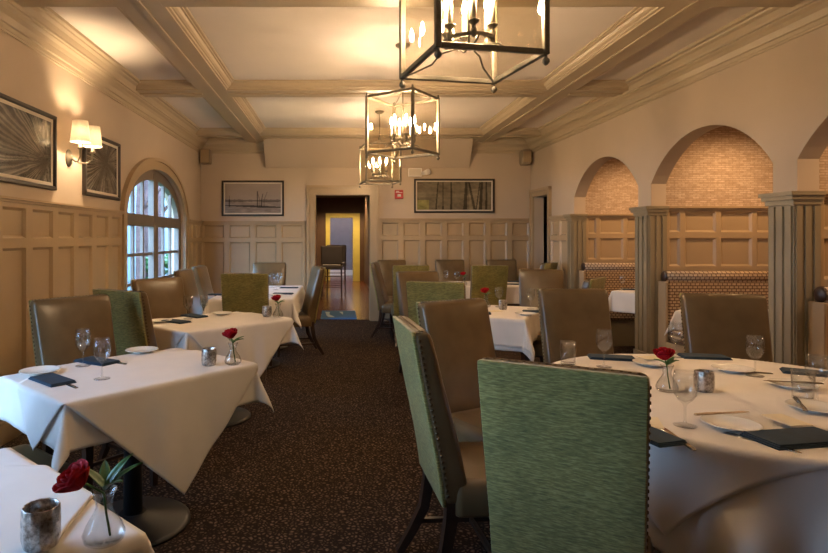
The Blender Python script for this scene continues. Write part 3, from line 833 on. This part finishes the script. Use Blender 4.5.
mb = MB(); mb.bbox(-.10,.095,-.054,-.0505,.015,.125,.002); mb.build('face_plate', M['mat'], t)
mb = MB(); mb.tube([(.118,-.05,.05),(.20,-.16,.07)],[.028,.05],12); mb.build('lamp_head', M['whp'], t)
t = empty('fire_alarm', (1.03,YB-.002,2.03)); tag(t, 'small red fire alarm box right of the doorway', 'alarm')
mb = MB(); mb.bbox(-.07,.07,-.045,0,0,.15,.008); mb.build('housing', M['redp'], t)
mb = MB(); mb.bbox(-.03,.03,-.062,-.0455,.035,.075,.006); mb.build('strobe', M['lens'], t)
mb = MB(); mb.box(-.055,.055,-.0475,-.0455,.1,.108); mb.box(-.05,.0,-.0475,-.0455,.118,.13); mb.build('marking', M['whp'], t)

# sconce
t = empty('wall_sconce', (XL,4.9,2.055)); tag(t, 'twin-shade bronze wall sconce glowing between the palm pictures', 'lamp')
mb = MB(); mb.lathe([(.055,0),(.055,.008),(.045,.018),(.02,.026),(.012,.04)],n=24); mb.xf(Matrix.Rotation(PI/2,4,'Y') @ Matrix.Diagonal((1.35,1,1,1))); mb.build('backplate', M['bronze'], t)
for s in (-1,1):
    mb = MB(); mb.tube([(.03,0,0),(.075,s*.03,-.035),(.12,s*.08,-.035),(.15,s*.11,0),(.155,s*.12,.06)],.0075,8); mb.lathe([(.006,0),(.024,.006),(.02,.02),(.013,.024),(.013,.10)],.155,s*.12,.055,n=14); mb.build('arm', M['bronze'], t)
    mb = MB(); mb.ball((.155,s*.12,.205),.02,10,6,(1,1,1.5)); mb.build('bulb', M['sb'] if 'sb' in M else m_emit('sconce_bulb_glow',(1,.74,.45),600), t)
    mb = MB(); mb.lathe([(.078,.115),(.060,.29),(.0585,.29),(.0765,.115)],.155,s*.12,0,n=32,cap=False); mb.build('lamp_shade', M['shade'], t)

# lantern chandeliers
def lantern():
    hs, z0, z1 = .222, 0, .475
    t = empty('lantern_chandelier', (0,0,0))
    w = .012
    mb = MB()
    for sx in (-1,1):
        for sy in (-1,1): mb.bbox(sx*hs-w,sx*hs+w,sy*hs-w,sy*hs+w,z0-.012,z1+.012,.003)
    for z in (z0, z1):
        for s in (-1,1):
            mb.bbox(-hs+w,hs-w,s*hs-.010,s*hs+.010,z-.011,z+.011,.003); mb.bbox(s*hs-.010,s*hs+.010,-hs+w,hs-w,z-.011,z+.011,.003)
    mb.build('frame', M['bronze'], t)
    for k in range(4):
        mb = MB(); mb.box(-hs+.012,hs-.012,hs-.0015,hs+.0015,z0+.011,z1-.011); mb.xf(Matrix.Rotation(k*PI/2,4,'Z')); mb.build('glass_pane', M['pane'], t)
    for sx in (-1,1):
        for sy in (-1,1):
            mb = MB(); mb.lathe([(.006,-.014),(.006,-.022),(.014,-.030),(.015,-.04),(.008,-.05),(.002,-.054)],sx*hs,sy*hs,0,n=12); mb.build('finial', M['bronze'], t)
            mb = MB(); mb.lathe([(.012,.488),(.008,.494),(.010,.503),(.003,.512)],sx*hs,sy*hs,0,n=10); mb.build('finial', M['bronze'], t)
            mb = MB(); mb.tube([(sx*hs,sy*hs,z1+.006),(sx*hs*.55,sy*hs*.55,z1+.022),(sx*hs*.2,sy*hs*.2,z1+.055),(0,0,z1+.085)],.006,6); mb.build('top_strap', M['bronze'], t)
    mb = MB(); mb.tube([(0,0,.07),(0,0,z1+.075)],.005,8); mb.build('stem', M['bronze'], t)
    mb = MB(); mb.ball((0,0,z1+.10),.024,12,8); mb.build('hub', M['bronze'], t)
    mb = MB(); mb.tube([(0,0,z1+.12),(0,0,.905)],.008,8); mb.build('hanging_rod', M['bronze'], t)
    mb = MB(); mb.lathe([(.012,.895),(.03,.90),(.06,.918),(.064,.932)],n=24); mb.build('canopy', M['bronze'], t)
    R = .10
    mb = MB(); N = 32
    mb.loft([[((R+a)*math.cos(2*PI*i/N),(R+a)*math.sin(2*PI*i/N),.10+b) for a,b in ((-.008,-.006),(.008,-.006),(.008,.006),(-.008,.006))] for i in range(N+1)], False, False, False)
    for k in range(4):
        a = k*PI/2; mb.tube([(0,0,.075),(R*.5*math.cos(a),R*.5*math.sin(a),.07),(R*math.cos(a),R*math.sin(a),.098)],.005,6)
    mb.build('candle_ring', M['bronze'], t)
    for k in range(6):
        a = k*PI/3+.3; x, y = R*math.cos(a), R*math.sin(a)
        mb = MB(); mb.lathe([(.008,.085),(.012,.10),(.014,.115),(.009,.125),(.010,.135),(.022,.145),(.024,.152),(.012,.153)],x,y,0,n=12); mb.build('candle_cup', M['bronze'], t)
        mb = MB(); mb.lathe([(.0105,.153),(.0105,.245),(.007,.248)],x,y,0,n=12); c = mb.build('candle_sleeve', M['candle'], t)
        mb = MB(); mb.lathe([(.004,.248),(.011,.262),(.0125,.275),(.008,.295),(.002,.316)],x,y,0,n=8); mb.build('bulb', M['bulb'], c)
    for sx in (-1,1):
        for sy in (-1,1):
            mb = MB(); mb.tube([(sx*.04,sy*.04,.078),(sx*.09,sy*.09,.07),(sx*.12,sy*.12,.03),(sx*.17,sy*.17,.012),(sx*(hs-.012),sy*(hs-.012),.0)],.0045,6); mb.build('scroll_arm', M['bronze'], t)
    return t
L0 = lantern()
for k, (x, y, lab) in enumerate(((.555,2.44,'nearest glass lantern chandelier, cut by the top edge'),(.565,4.98,'middle glass lantern chandelier hanging over the aisle'),(.56,7.6,'farthest and smallest glass lantern chandelier before the back wall'))):
    o = L0 if k == 0 else copy_tree(L0)
    o.location = (x,y,2.107); o.rotation_euler = (0,0,math.radians([11,-37,8][k])); tag(o, lab, 'chandelier', 'glass lantern chandeliers')

# alcove downlights (fixtures) and their light
for k,(y,nm) in enumerate(((7.2,'far'),(5.35,'middle'),(3.4,'near'),(1.5,'nearest'))):
    t = empty('alcove_downlight', (4.0,y,2.6)); tag(t, 'round recessed downlight in the ceiling of the %s alcove' % nm, 'light', 'alcove downlights')
    mb = MB(); mb.lathe([(.08,0),(.08,-.012),(.06,-.014),(.055,-.004)], n=20, cap=False); mb.build('bezel', M['whp'], t)
    mb = MB(); mb.lathe([(.001,-.003),(.055,-.003)], n=20, cap=False); mb.build('lens', M['down'], t)

# blue mat beyond the threshold
def ruc(u, v):
    w = .5+.5*math.sin(u*16+3*vn(u*5,v*4,2)+v*5)
    on = w > .72 and .15 < v < .85 and u < .62
    return (.45,.62,.75) if on else (.03,.16,.42)
mt = vgrid('door_mat', M['rug'], None, lambda i,j: (-.28+.62*i, 9.87+1.05*j, .012), 60, 40, ruc)
sm = mt.modifiers.new('s','SOLIDIFY'); sm.thickness = .011; sm.offset = -1
tag(mt, 'blue patterned mat on the wooden floor just past the doorway', 'mat')

# ------------------------------------------------------------------ table settings
protos = {}
def put(key, make, x, y, z, rz, label, cat, group, sc=None):
    if key not in protos: protos[key] = make(); o = protos[key]
    else: o = copy_tree(protos[key])
    o.location = (x,y,z); o.rotation_euler = (0,0,rz)
    if sc: o.scale = (sc,sc,sc)
    tag(o, label, cat, group); return o
def mk_wine():
    mb = MB(); mb.lathe([(.001,0),(.034,.001),(.036,.003),(.02,.006),(.006,.010),(.0042,.02),(.004,.065),(.008,.076),(.022,.088),(.033,.105),(.037,.125),(.037,.15),(.0325,.183),(.031,.183),(.0355,.15),(.0355,.126),(.0315,.107),(.020,.091),(.004,.081),(.001,.08)],n=28,cap=False)
    return mb.build('wine_glass', M['glass'])
def mk_tumbler():
    mb = MB(); mb.lathe([(.001,0),(.033,0),(.035,.004),(.039,.115),(.037,.115),(.033,.012),(.001,.010)],n=28,cap=False)
    return mb.build('water_tumbler', M['glass'])
def mk_plate():
    mb = MB(); mb.lathe([(.001,.003),(.045,.003),(.052,.006),(.085,.014),(.088,.0155),(.087,.017),(.083,.016),(.052,.0085),(.046,.006),(.001,.006)],n=40,cap=False)
    mb.lathe([(.04,0),(.045,.0),(.046,.004),(.04,.004)],n=32,cap=False)
    return mb.build('bread_plate', M['china'])
def mk_napkin():
    mb = MB()
    for k in range(3):
        o = .004*k
        mb.bbox(-.055+o*.6,.055-o*.3,-.115+o,.115-o,.0002+k*.0040,.0002+(k+1)*.0038+.0004,.0014)
    return mb.build('folded_napkin', M['navy'])
def mk_knife():
    mb = MB(); rings = []
    for y,w,h in ((-.11,.004,.002),(-.105,.008,.004),(-.06,.008,.005),(0,.0055,.004),(.005,.007,.003),(.04,.0095,.002),(.09,.009,.0015),(.108,.004,.001),(.111,.001,.0008)):
        rings.append([(-w,y,.0),(w,y,.0),(w*.8,y,h),(-w*.8,y,h)])
    mb.loft(rings, smooth=False); return mb.build('table_knife', M['silver'])
def mk_fork():
    mb = MB(); rings = []
    for y,w,h in ((-.10,.003,.002),(-.09,.008,.003),(-.05,.006,.003),(.02,.0035,.003),(.04,.007,.0028),(.052,.0115,.0025),(.066,.0125,.0025)):
        rings.append([(-w,y,0),(w,y,0),(w*.8,y,h),(-w*.8,y,h)])
    mb.loft(rings, smooth=False)
    for k in range(4):
        x = -.0105+.007*k; mb.box(x-.002,x+.002,.066,.108,.0003,.0023)
    return mb.build('table_fork', M['silver'])
def mk_votive():
    t = empty('votive_holder', (0,0,0))
    mb = MB(); n = 36; rings = []
    for z,r in ((0,.028),(.004,.033),(.02,.036),(.06,.036),(.082,.035),(.084,.034),(.082,.032),(.06,.033),(.03,.032)):
        rings.append([((r+(.0012*math.cos(12*2*PI*i/n) if z > .01 else 0))*math.cos(2*PI*i/n),(r+(.0012*math.cos(12*2*PI*i/n) if z > .01 else 0))*math.sin(2*PI*i/n),z) for i in range(n)])
    mb.loft(rings, True, False); mb.build('holder', M['merc'], t)
    mb = MB(); mb.lathe([(.0305,.03),(.0305,.044),(.028,.046)],n=20); mb.tube([(0,0,.046),(0,0,.054)],.001,5); mb.build('candle', M['candle'], t)
    return t
def mk_vase():
    mb = MB(); mb.lathe([(.001,0),(.032,0),(.040,.006),(.043,.018),(.036,.036),(.020,.062),(.016,.074),(.019,.092),(.026,.108),(.0245,.108),(.017,.092),(.0142,.074),(.018,.063),(.034,.037),(.041,.019),(.038,.008),(.001,.004)],n=32,cap=False)
    return mb.build('bud_vase', M['glass'])
def mk_rose(full=True):
    t = empty('rose', (0,0,0))
    hd = Vector((-.055,-.005,.138)) if full else Vector((-.012,0,.150))
    mb = MB(); mb.tube([(.012,0,.010),(.004,0,.06),(0,0,.10),(hd.x*.6,hd.y*.6,.125),tuple(hd-Vector((-.008,0,.014)))],[.0025]*5,6); mb.build('stem', M['leaf'], t)
    mb = MB(); ax = Vector((-.55,-.1,.8)).normalized() if full else Vector((-.2,-.2,1)).normalized()
    q = Vector((0,0,1)).rotation_difference(ax)
    for ring,(cnt,r,hh,op) in enumerate(((3,.009,.044,-.1),(4,.017,.046,.05),(5,.025,.045,.25),(6,.031,.042,.55))):
        for k in range(cnt):
            a0 = 2*PI*k/cnt + ring*.7; sp = 2*PI/cnt*.72
            def P(i,j,a0=a0,sp=sp,r=r,hh=hh,op=op):
                a = a0 + (i-.5)*2*sp; c = 1-abs(i-.5)*.5
                rr = r*(.35+.75*math.sin(min(1,j*1.05)*PI/2)) + op*.010*j**3
                z = -.020 + hh*j*c*(1-.2*op*j)
                rr *= 1+.05*math.sin(a*5+ring)
                return tuple(hd + q @ Vector((rr*math.cos(a), rr*math.sin(a), z)))
            mb.grid(P, 7, 6)
    b = mb.build('petals', M['rose'], t); b['label'] = 'deep red rose petals'
    sm = b.modifiers.new('s','SOLIDIFY'); sm.thickness = .0008
    specs = ((.6,.3,.085,.20),(.1,-.4,.085,.04),(2.6,.5,.07,.22),(-.9,.9,.06,.10),(1.6,1.0,.075,.05)) if full else ((.6,.2,.06,.05),(2.4,.4,.05,.03),(.1,-.3,.05,.04))
    for an, el, ln, hz in specs:
        mb = MB()
        d = Vector((math.cos(an)*.8, math.sin(an)*.8, .75+.5*hz*4)).normalized(); sd = d.cross(Vector((0,0,1))).normalized(); up = sd.cross(d)
        b0 = Vector((.002,0,.105))
        def P(i,j):
            w = .0155*math.sin(PI*j)**.7*(1-.45*j); return tuple(b0 + d*(ln*j) + sd*((i-.5)*2*w) + up*(-.02*j*j*1.2+.004*abs(i-.5)*2) )
        mb.grid(P, 4, 9); lf = mb.build('leaf', M['leaf'], t)
        s2 = lf.modifiers.new('s','SOLIDIFY'); s2.thickness = .0006
    return t
def mk_card():
    mb = MB(); mb.bbox(-.062,.062,-.04,.04,0,.0025,.0008); return mb.build('menu_card', M['paper'])
G = {'wine':(mk_wine,'wine_glass','glass','wine glasses on the tables'),'tum':(mk_tumbler,'t','glass','water tumblers'),'plate':(mk_plate,'p','plate','bread plates'),
     'nap':(mk_napkin,'n','napkin','folded dark napkins'),'knife':(mk_knife,'k','knife','table knives'),'fork':(mk_fork,'f','fork','table forks'),
     'vot':(mk_votive,'v','candle holder','mercury glass votives'),'vase':(mk_vase,'v','vase','glass bud vases'),'rose':(lambda: mk_rose(True),'r','flower','single roses'),
     'rose2':(lambda: mk_rose(False),'r','flower','single roses'),'card':(mk_card,'c','card','cream cards')}
def item(key, px, py, label, rz=0, z=TOP, sc=None):
    x, y = at(px, py, .75); mk,_,cat,grp = G[key]
    return put(key, mk, x, y, z+.0012, math.radians(rz), label, cat, grp, sc)

PZ = TOP+.0165
# big round table
item('tum',568,364,'water tumbler above the foreground green chair back')
item('wine',604,367,'wine glass at the far left of the round table')
item('wine',676,357,'wine glass behind the rose on the round table')
item('wine',755,376,'wine glass before the glossy leather chair')
item('wine',685,426,'wine glass in front of the rose on the round table')
item('wine',817,403,'wine glass at the right edge of the picture')
item('tum',803,400,'water tumbler at the right edge, beside a wine glass')
item('vase',667,391,'bud vase holding the rose on the round table')
item('rose2',667,391,'red rose in the vase on the round table',0)
item('vot',704,391,'silvery votive beside the rose on the round table')
item('plate',731,427,'bread plate with a knife across it, front of the round table')
item('knife',722,418,'knife lying across the front bread plate',-80,PZ)
item('plate',815,410,'bread plate at the right edge of the round table')
item('knife',800,408,'knife resting on the right edge bread plate',-30,PZ)
item('plate',733,371,'bread plate in front of the glossy leather chair')
item('plate',793,387,'bread plate on the right, before the stone-coloured pilaster')
item('knife',793,386,'knife resting on the bread plate before the pilaster',75,PZ)
item('plate',652,365,'bread plate at the far side, left of the rose')
item('card',652,361,'cream card on the plate left of the rose',10,PZ)
item('nap',612,358.5,'dark napkin at the far left of the round table',75)
item('nap',704,357.5,'dark napkin before the glossy leather chair',80)
item('nap',812,374,'dark napkin on the far right of the round table',60)
item('nap',798,440,'large dark napkin at the front right of the round table',100,sc=1.25)
item('card',786,425,'cream card leaning on the front right napkin',95,TOP+.0165)
item('nap',645,434,'dark napkin half hidden by the foreground green chair',15)
item('card',648,422,'cream card beside the foreground green chair',70,TOP)
item('knife',677,438,'knife at the left front of the round table',-6)
item('fork',763,443,'fork beside the front right napkin',30)
item('knife',745,372,'knife lying on the far right of the round table',70)
# second left table
item('wine',83,366,'wine glass nearer the wall on the second left table')
item('wine',102,379,'wine glass nearer the camera on the second left table')
item('nap',52,381,'blue-lit napkin at the left of the second left table',50)
item('knife',66,384,'knife beside the blue-lit napkin on the second left table',48)
item('plate',40,373,'bread plate behind the blue-lit napkin')
item('nap',97,362,'dark napkin by the leather chair on the second left table',60)
item('knife',112,362,'knife by the far napkin on the second left table',58)
item('plate',142,352,'bread plate at the far corner of the second left table')
item('vot',209,365,'silvery votive on the second left table')
item('vase',233,364,'bud vase on the second left table')
item('rose2',233,364,'red rose in the vase on the second left table')
# nearest left table
item('vot',41,546,'large ribbed votive on the nearest table at bottom left')
item('vase',104,541,'rounded bud vase on the nearest table at bottom left')
item('rose',104,541,'red rose with long green leaves on the nearest table',20)
# third left table
item('wine',188,319,'wine glass nearer the camera on the third left table')
item('wine',204,316,'wine glass nearer the window on the third left table',sc=.9)
item('nap',176,322,'dark napkin at the near left of the third left table',55)
item('nap',194,316.5,'dark napkin farther back on the third left table',50)
item('plate',160,322,'bread plate on the third left table')
item('plate',222,314.5,'bread plate before the olive-backed chair')
item('vot',267,316.5,'silvery votive on the third left table')
item('vase',278,317,'bud vase on the third left table')
item('rose2',278,317,'red rose in the vase on the third left table')
# far left long table
item('wine',272,287.5,'left wine glass on the far left table')
item('wine',279,286.6,'right wine glass on the far left table')
item('wine',276,290,'middle wine glass on the far left table')
item('nap',219,295,'dark napkin left of the olive-backed chair',80)
item('nap',283,294,'nearer dark napkin on the aisle side of the far left table',85)
item('nap',289,288,'farther dark napkin on the aisle side of the far left table',85)
item('plate',276,296,'bread plate on the far left table')
# middle square table
item('vase',486,307,'bud vase on the middle square table')
item('rose2',486,307,'red rose in the vase on the middle square table')
item('wine',499,307,'wine glass beside the rose on the middle square table')
item('wine',531,309,'wine glass at the right of the middle square table')
item('vot',503,309.5,'small votive on the middle square table')
item('card',494,311,'white folded card on the middle square table',20)
item('nap',477,313.5,'dark napkin at the front left of the middle square table',75)
item('plate',526,315,'bread plate at the front corner of the middle square table')
item('nap',537,312,'dark napkin at the right corner of the middle square table',80)
item('plate',470,307.5,'bread plate at the left of the middle square table')
# long back table
item('wine',433,284.2,'left wine glass on the long back table')
item('wine',446,283.5,'middle wine glass on the long back table')
item('wine',457,285,'right wine glass on the long back table')
item('vase',464,285,'bud vase on the long back table')
item('rose2',464,285,'red rose in the vase on the long back table')
item('nap',513,284.5,'nearer dark napkin at the right of the back table',80)
item('nap',512,281.8,'farther dark napkin at the right of the back table',80)
# far alcove table
item('wine',622,290.3,'wine glass on the far alcove table')
item('nap',632,289.8,'dark napkin on the far alcove table',75)

# ------------------------------------------------------------------ light
W = bpy.data.worlds.new('overcast_sky'); S.world = W; W.use_nodes = True
nt = W.node_tree; bg = nt.nodes['Background']
tc = nt.nodes.new('ShaderNodeTexCoord'); sp = nt.nodes.new('ShaderNodeSeparateXYZ'); nt.links.new(tc.outputs['Generated'], sp.inputs[0])
nt.links.new(ramp(nt, sp.outputs['Z'], [(0,(.42,.62,.85)),(.5,(.38,.62,1.0))]), bg.inputs[0]); bg.inputs[1].default_value = 10.0
def portal(loc, rot, sx, sy):
    l = bpy.data.lights.new('window_portal','AREA'); l.shape = 'RECTANGLE'; l.size = sx; l.size_y = sy; l.cycles.is_portal = True
    o = bpy.data.objects.new('window_portal', l); COL.objects.link(o); o.location = loc; o.rotation_euler = rot
for a, b in WIN: portal((XL-.2,(a+b)/2,1.38),(0,-PI/2,0),1.75,2.25)
def lamp(kind, name, loc, e, c, size=.05, rot=(0,0,0), spot=None, blend=.5):
    l = bpy.data.lights.new(name, kind); l.energy = e; l.color = c
    if kind in ('POINT','SPOT'): l.shadow_soft_size = size
    if kind == 'AREA': l.size = size
    if spot: l.spot_size = spot; l.spot_blend = blend
    o = bpy.data.objects.new(name, l); COL.objects.link(o); o.location = loc; o.rotation_euler = rot
WARM = (1,.60,.28)
for y, e in ((7.2,27),(5.35,27),(3.4,27),(1.5,22)): lamp('SPOT','alcove_lamp',(4.0,y,2.57),e,WARM,.05,(0,0,0),math.radians(165),.8)
lamp('SPOT','hall_lamp',(-.1,17.3,2.63),70,WARM,.06,(0,0,0),math.radians(150))
lamp('SPOT','hall_lamp',(.62,17.3,2.63),70,WARM,.06,(0,0,0),math.radians(150))
lamp('SPOT','hall_lamp',(.1,12.5,2.63),45,WARM,.06,(0,0,0),math.radians(150))  # added fill for the floor near the door, out of view
lamp('POINT','far_room_lamp',(.2,20.2,2.4),20,(1,.8,.7),.1)

# ------------------------------------------------------------------ camera
cam = bpy.data.cameras.new('camera'); co = bpy.data.objects.new('camera', cam); COL.objects.link(co)
co.location = (0,0,EYE); co.rotation_euler = (PI/2,0,0)
cam.sensor_width = 36; cam.lens = 36*F/828
cam.shift_x = (414-VX)/828; cam.shift_y = -(276.5-VY)/828
cam.clip_start = .05
S.camera = co
vs = S.view_settings
vs.view_transform = 'Standard'; vs.look = 'None'; vs.gamma = 1; vs.use_curve_mapping = False; vs.exposure = 1.32
S.cycles.use_denoising = True
S.cycles.max_bounces = 8; S.cycles.transparent_max_bounces = 24
S.cycles.caustics_reflective = False; S.cycles.caustics_refractive = False
S.cycles.sample_clamp_indirect = 6
